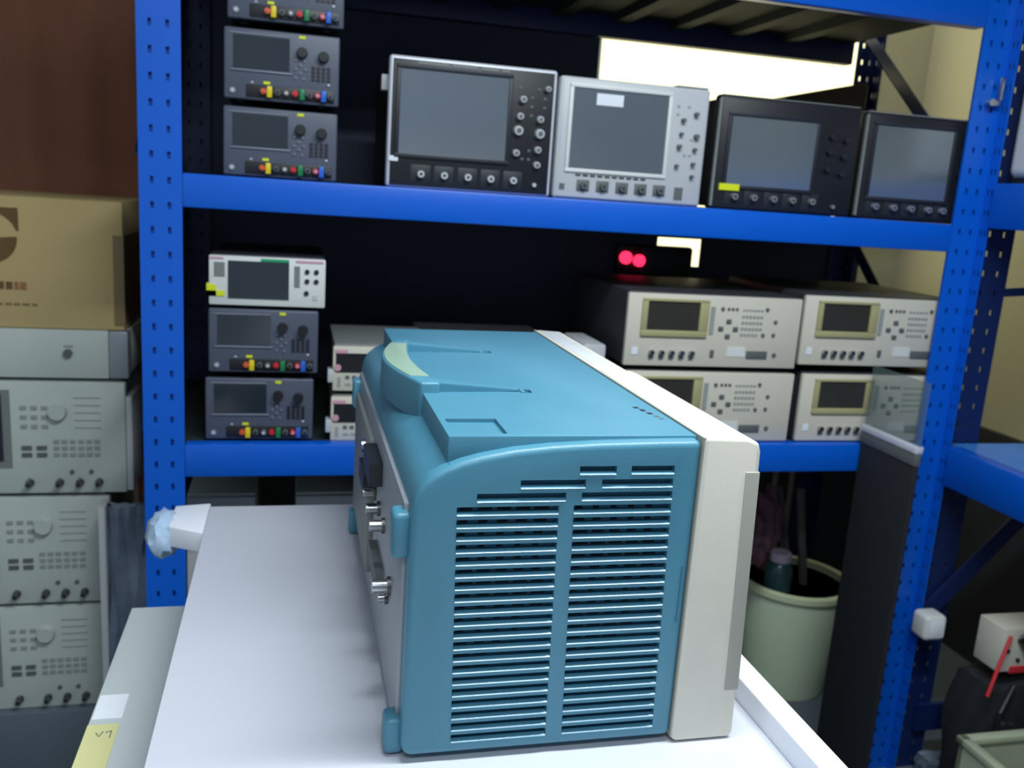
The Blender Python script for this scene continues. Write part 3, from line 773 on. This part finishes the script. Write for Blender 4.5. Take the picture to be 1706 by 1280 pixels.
# ---------------------------------------------------------------- bucket with rubbish
bk = thing('bucket', 'pale green plastic bucket on the floor under the rack', 'bucket', (1.49, 2.265, FL))
MB().lathe((0, 0, 0), [(0, .0), (.125, .0), (.130, .01), (.158, .335), (.152, .335), (.124, .015), (0, .012)], seg=40).build('pail', bk, 'bucket')
MB().lathe((0, 0, 0), [(.156, .325), (.170, .328), (.172, .345), (.160, .350), (.151, .345), (.152, .328), (.156, .325)], seg=40).build('rim', bk, 'brim')
bo = thing('bottle', 'dark teal bottle with a lilac cap standing in the bucket', 'bottle', (1.418, 2.235, FL + .017))
MB().lathe((0, 0, 0), [(0, 0), (.036, .002), (.040, .01), (.040, .36), (.034, .385), (.026, .395), (0, .395)]).build('bottle_body', bo, 'bottle')
MB().lathe((0, 0, 0), [(0, .395), (.030, .395), (.031, .418), (.028, .422), (0, .422)]).build('cap', bo, 'cap')
t = bmesh.new(); bmesh.ops.create_icosphere(t, subdivisions=4, radius=1)
for v in t.verts:
    q = v.co; k_ = 1 + .12 * math.sin(q.x * 11 + q.y * 5) + .10 * math.sin(q.z * 13 + q.x * 4)
    v.co = Vector((q.x * .052 * k_, q.y * .050 * k_, q.z * .12 * k_))
for f in t.faces: f.smooth = True
b = MB(); b._add(t, None); o = b.build('crumpled_bag', None, 'bag'); o.location = (1.40, 2.325, .31)
tag(o, 'crumpled dusky pink bag sticking out of the bucket behind the bottle', 'bag')
for i, (p0, p1, lb) in enumerate((((1.56, 2.24, FL + .03), (1.475, 2.27, .45), 'thick grey rod leaning in the bucket, nearer one'), ((1.58, 2.31, FL + .03), (1.44, 2.33, .44), 'thinner grey rod standing in the back of the bucket'))):
    m0 = (Vector(p0) + Vector(p1)) / 2
    o = MB().tube([Vector(p0) - m0, Vector(p1) - m0], .013 if i == 0 else .009, seg=10).build('rod', None, 'stick'); o.location = m0
    tag(o, lb, 'rod')
for i, x in enumerate((1.79, 1.86)):
    o = MB().tube([(0, 0, 0), (0, 0, .93)], .011, seg=10).build('wall_pipe', None, 'cable'); o.location = (x, 2.93, FL)
    tag(o, ('left' if i == 0 else 'right') + ' one of two thin grey pipes on the shade-darkened back wall', 'pipe')

# ---------------------------------------------------------------- right side clutter
pk = thing('charger_cube', 'small white charger cube stuck on the blue corner post of the right rack', 'charger', (1.551, 1.749, .2415))
MB().box(-.032, .030, -.022, .0355, .0, .066, bev=.013, seg=4).build('cube_body', pk, 'white')
MB().box(-.020, .020, -.0245, -.021, .012, .054, bev=.003).build('front_plate', pk, 'wlabel')

wd = thing('white_device', 'white rounded device on the upper shelf of the right rack, cut by the photo edge', 'device', (1.668, 1.665, 1.3465))
MB().box(-.10, .16, -.125, .120, .012, .255, bev=.022, seg=4).build('shell', wd, 'white')
MB().box(-.06, .12, -.129, -.12, .05, .22, bev=.004).build('front_panel', wd, 'mgrey')
MB().box(-.09, .15, -.11, .11, .0, .014).build('base_foot', wd, 'blk')

cl = thing('hook_clamp', 'shiny steel clamp fixed on the right blue post near the top', 'clamp', (1.52, 1.806, 1.515))
MB().box(-.012, .018, -.006, .012, .0, .012, bev=.002).build('jaw', cl, 'steel')
MB().cyl((-.010, -.002, .006), .008, -.010, 'y', seg=12).build('screw', cl, 'steel')
MB().box(.010, .019, -.008, .002, .012, .062, bev=.002).build('upright_plate', cl, 'steel')

# black bag, transformer with wires, crates on the floor beneath the right rack
def blob(name, c, s, m, seed, amp=.10, sub=4):
    t = bmesh.new(); bmesh.ops.create_cube(t, size=1.6)
    bmesh.ops.subdivide_edges(t, edges=t.edges[:], cuts=14, use_grid_fill=True)
    for v in t.verts:
        q = v.co.normalized() * .35 + v.co * .65
        k_ = 1 + amp * math.sin(q.x * 5 + seed) * math.cos(q.z * 4 + seed * 2) + amp * .5 * math.sin(q.y * 9 + q.z * 6)
        v.co = Vector((q.x * s[0] * k_, q.y * s[1] * k_, q.z * s[2] * k_))
    for f in t.faces: f.smooth = True
    b = MB(); b._add(t, None); return b
bg = thing('equipment_bag', 'charcoal equipment bag slumped under the right rack', 'bag', (1.725, 1.665, FL))
blob('bag', (0, 0, 0), (.135, .085, .21), 'dark', 1.3, .05).xf(Matrix.Translation((0, 0, .195))).build('bag_body', bg, 'dark')
MB().tube([(-.05, -.07, .36), (-.10, -.095, .31), (-.105, -.10, .20), (-.09, -.095, .06)], .006).build('strap', bg, 'blk')
c = MB(); c.cyl((-.085, -.095, .275), .012, -.010, 'y', seg=12).box(-.080, -.055, -.104, -.092, .268, .282, bev=.002); c.build('buckle', bg, 'dsteel')
tr = thing('wired_module', 'cream electrical module with red and dark wires on top of the charcoal bag', 'electrical module', (1.665, 1.64, .226))
MB().box(-.040, .09, -.04, .04, .0, .11, bev=.003).build('module_block', tr, 'bezel')
MB().box(-.008, .09, -.043, .043, -.004, .014, bev=.002).build('red_base', tr, 'red')
c = MB(); face_dots(c, [(-.022, .055), (.010, .030), (.045, .055)], .005, .004, y=-.040); c.build('terminal', tr, 'blk')
MB().tube([(-.010, -.03, .085), (-.030, -.05, .095), (-.055, -.06, .045), (-.085, -.07, -.04)], .0045).build('red_wire', tr, 'red')
MB().tube([(.02, -.045, .070), (-.005, -.055, .095), (.02, -.06, .115), (.06, -.05, .10)], .005).build('dark_wire', tr, 'blk')
MB().tube([(.00, -.045, .085), (.02, -.055, .055), (.06, -.055, .045)], .004).build('brown_wire', tr, 'dkbrown')

cr = thing('clear_crate', 'open translucent olive crate on the floor at the lower right corner', 'crate', (1.545, 1.43, FL))
c = MB(); x0, x1, y0, y1, hh = -.085, .25, -.25, .07, .30
for q in ((x0, x0 + .012, y0, y1), (x1 - .012, x1, y0, y1), (x0, x1, y0, y0 + .012), (x0, x1, y1 - .012, y1)): c.box(q[0], q[1], q[2], q[3], .01, hh)
c.box(x0, x1, y0, y1, 0, .012); c.build('crate_walls', cr, 'clear')
c = MB()
for q in ((x0 - .006, x0 + .018, y0 - .006, y1 + .006), (x0 - .006, x1, y1 - .018, y1 + .006), (x1 - .018, x1 + .006, y0, y1), (x0, x1, y0 - .006, y0 + .018)): c.box(q[0], q[1], q[2], q[3], hh - .006, hh + .010, bev=.003)
c.build('crate_rim', cr, 'clear')
tag(MB().box(1.49, 1.76, 1.21, 1.46, FL + .014, FL + .20, bev=.01).build('carton_insert', None, 'dkbrown'), 'dark brown carton lying inside the translucent crate', 'carton')

pb2 = blob('bag', 0, (.055, .03, .035), 'film', 4.1, .22).build('packing_bag', None, 'film'); pb2.location = (1.66, 1.775, FL + .03)
tag(pb2, 'shiny clear plastic packing bag on the floor in front of the blue post', 'plastic bag')
o = MB().tube([(0, 0, .004), (.05, -.06, .004), (.07, -.16, .004), (.065, -.25, .004), (.09, -.34, .004)], .005).build('floor_cable', None, 'cable'); o.location = (1.26, 1.98, FL)
tag(o, 'thin grey cable curling on the dark floor right of the table', 'cable')
o = MB().box(-.012, .012, -.012, .012, 0, .03, bev=.004).build('red_plug', None, 'red'); o.location = (1.455, 1.86, FL)
tag(o, 'tiny red plug on the floor beside the table edge', 'plug')
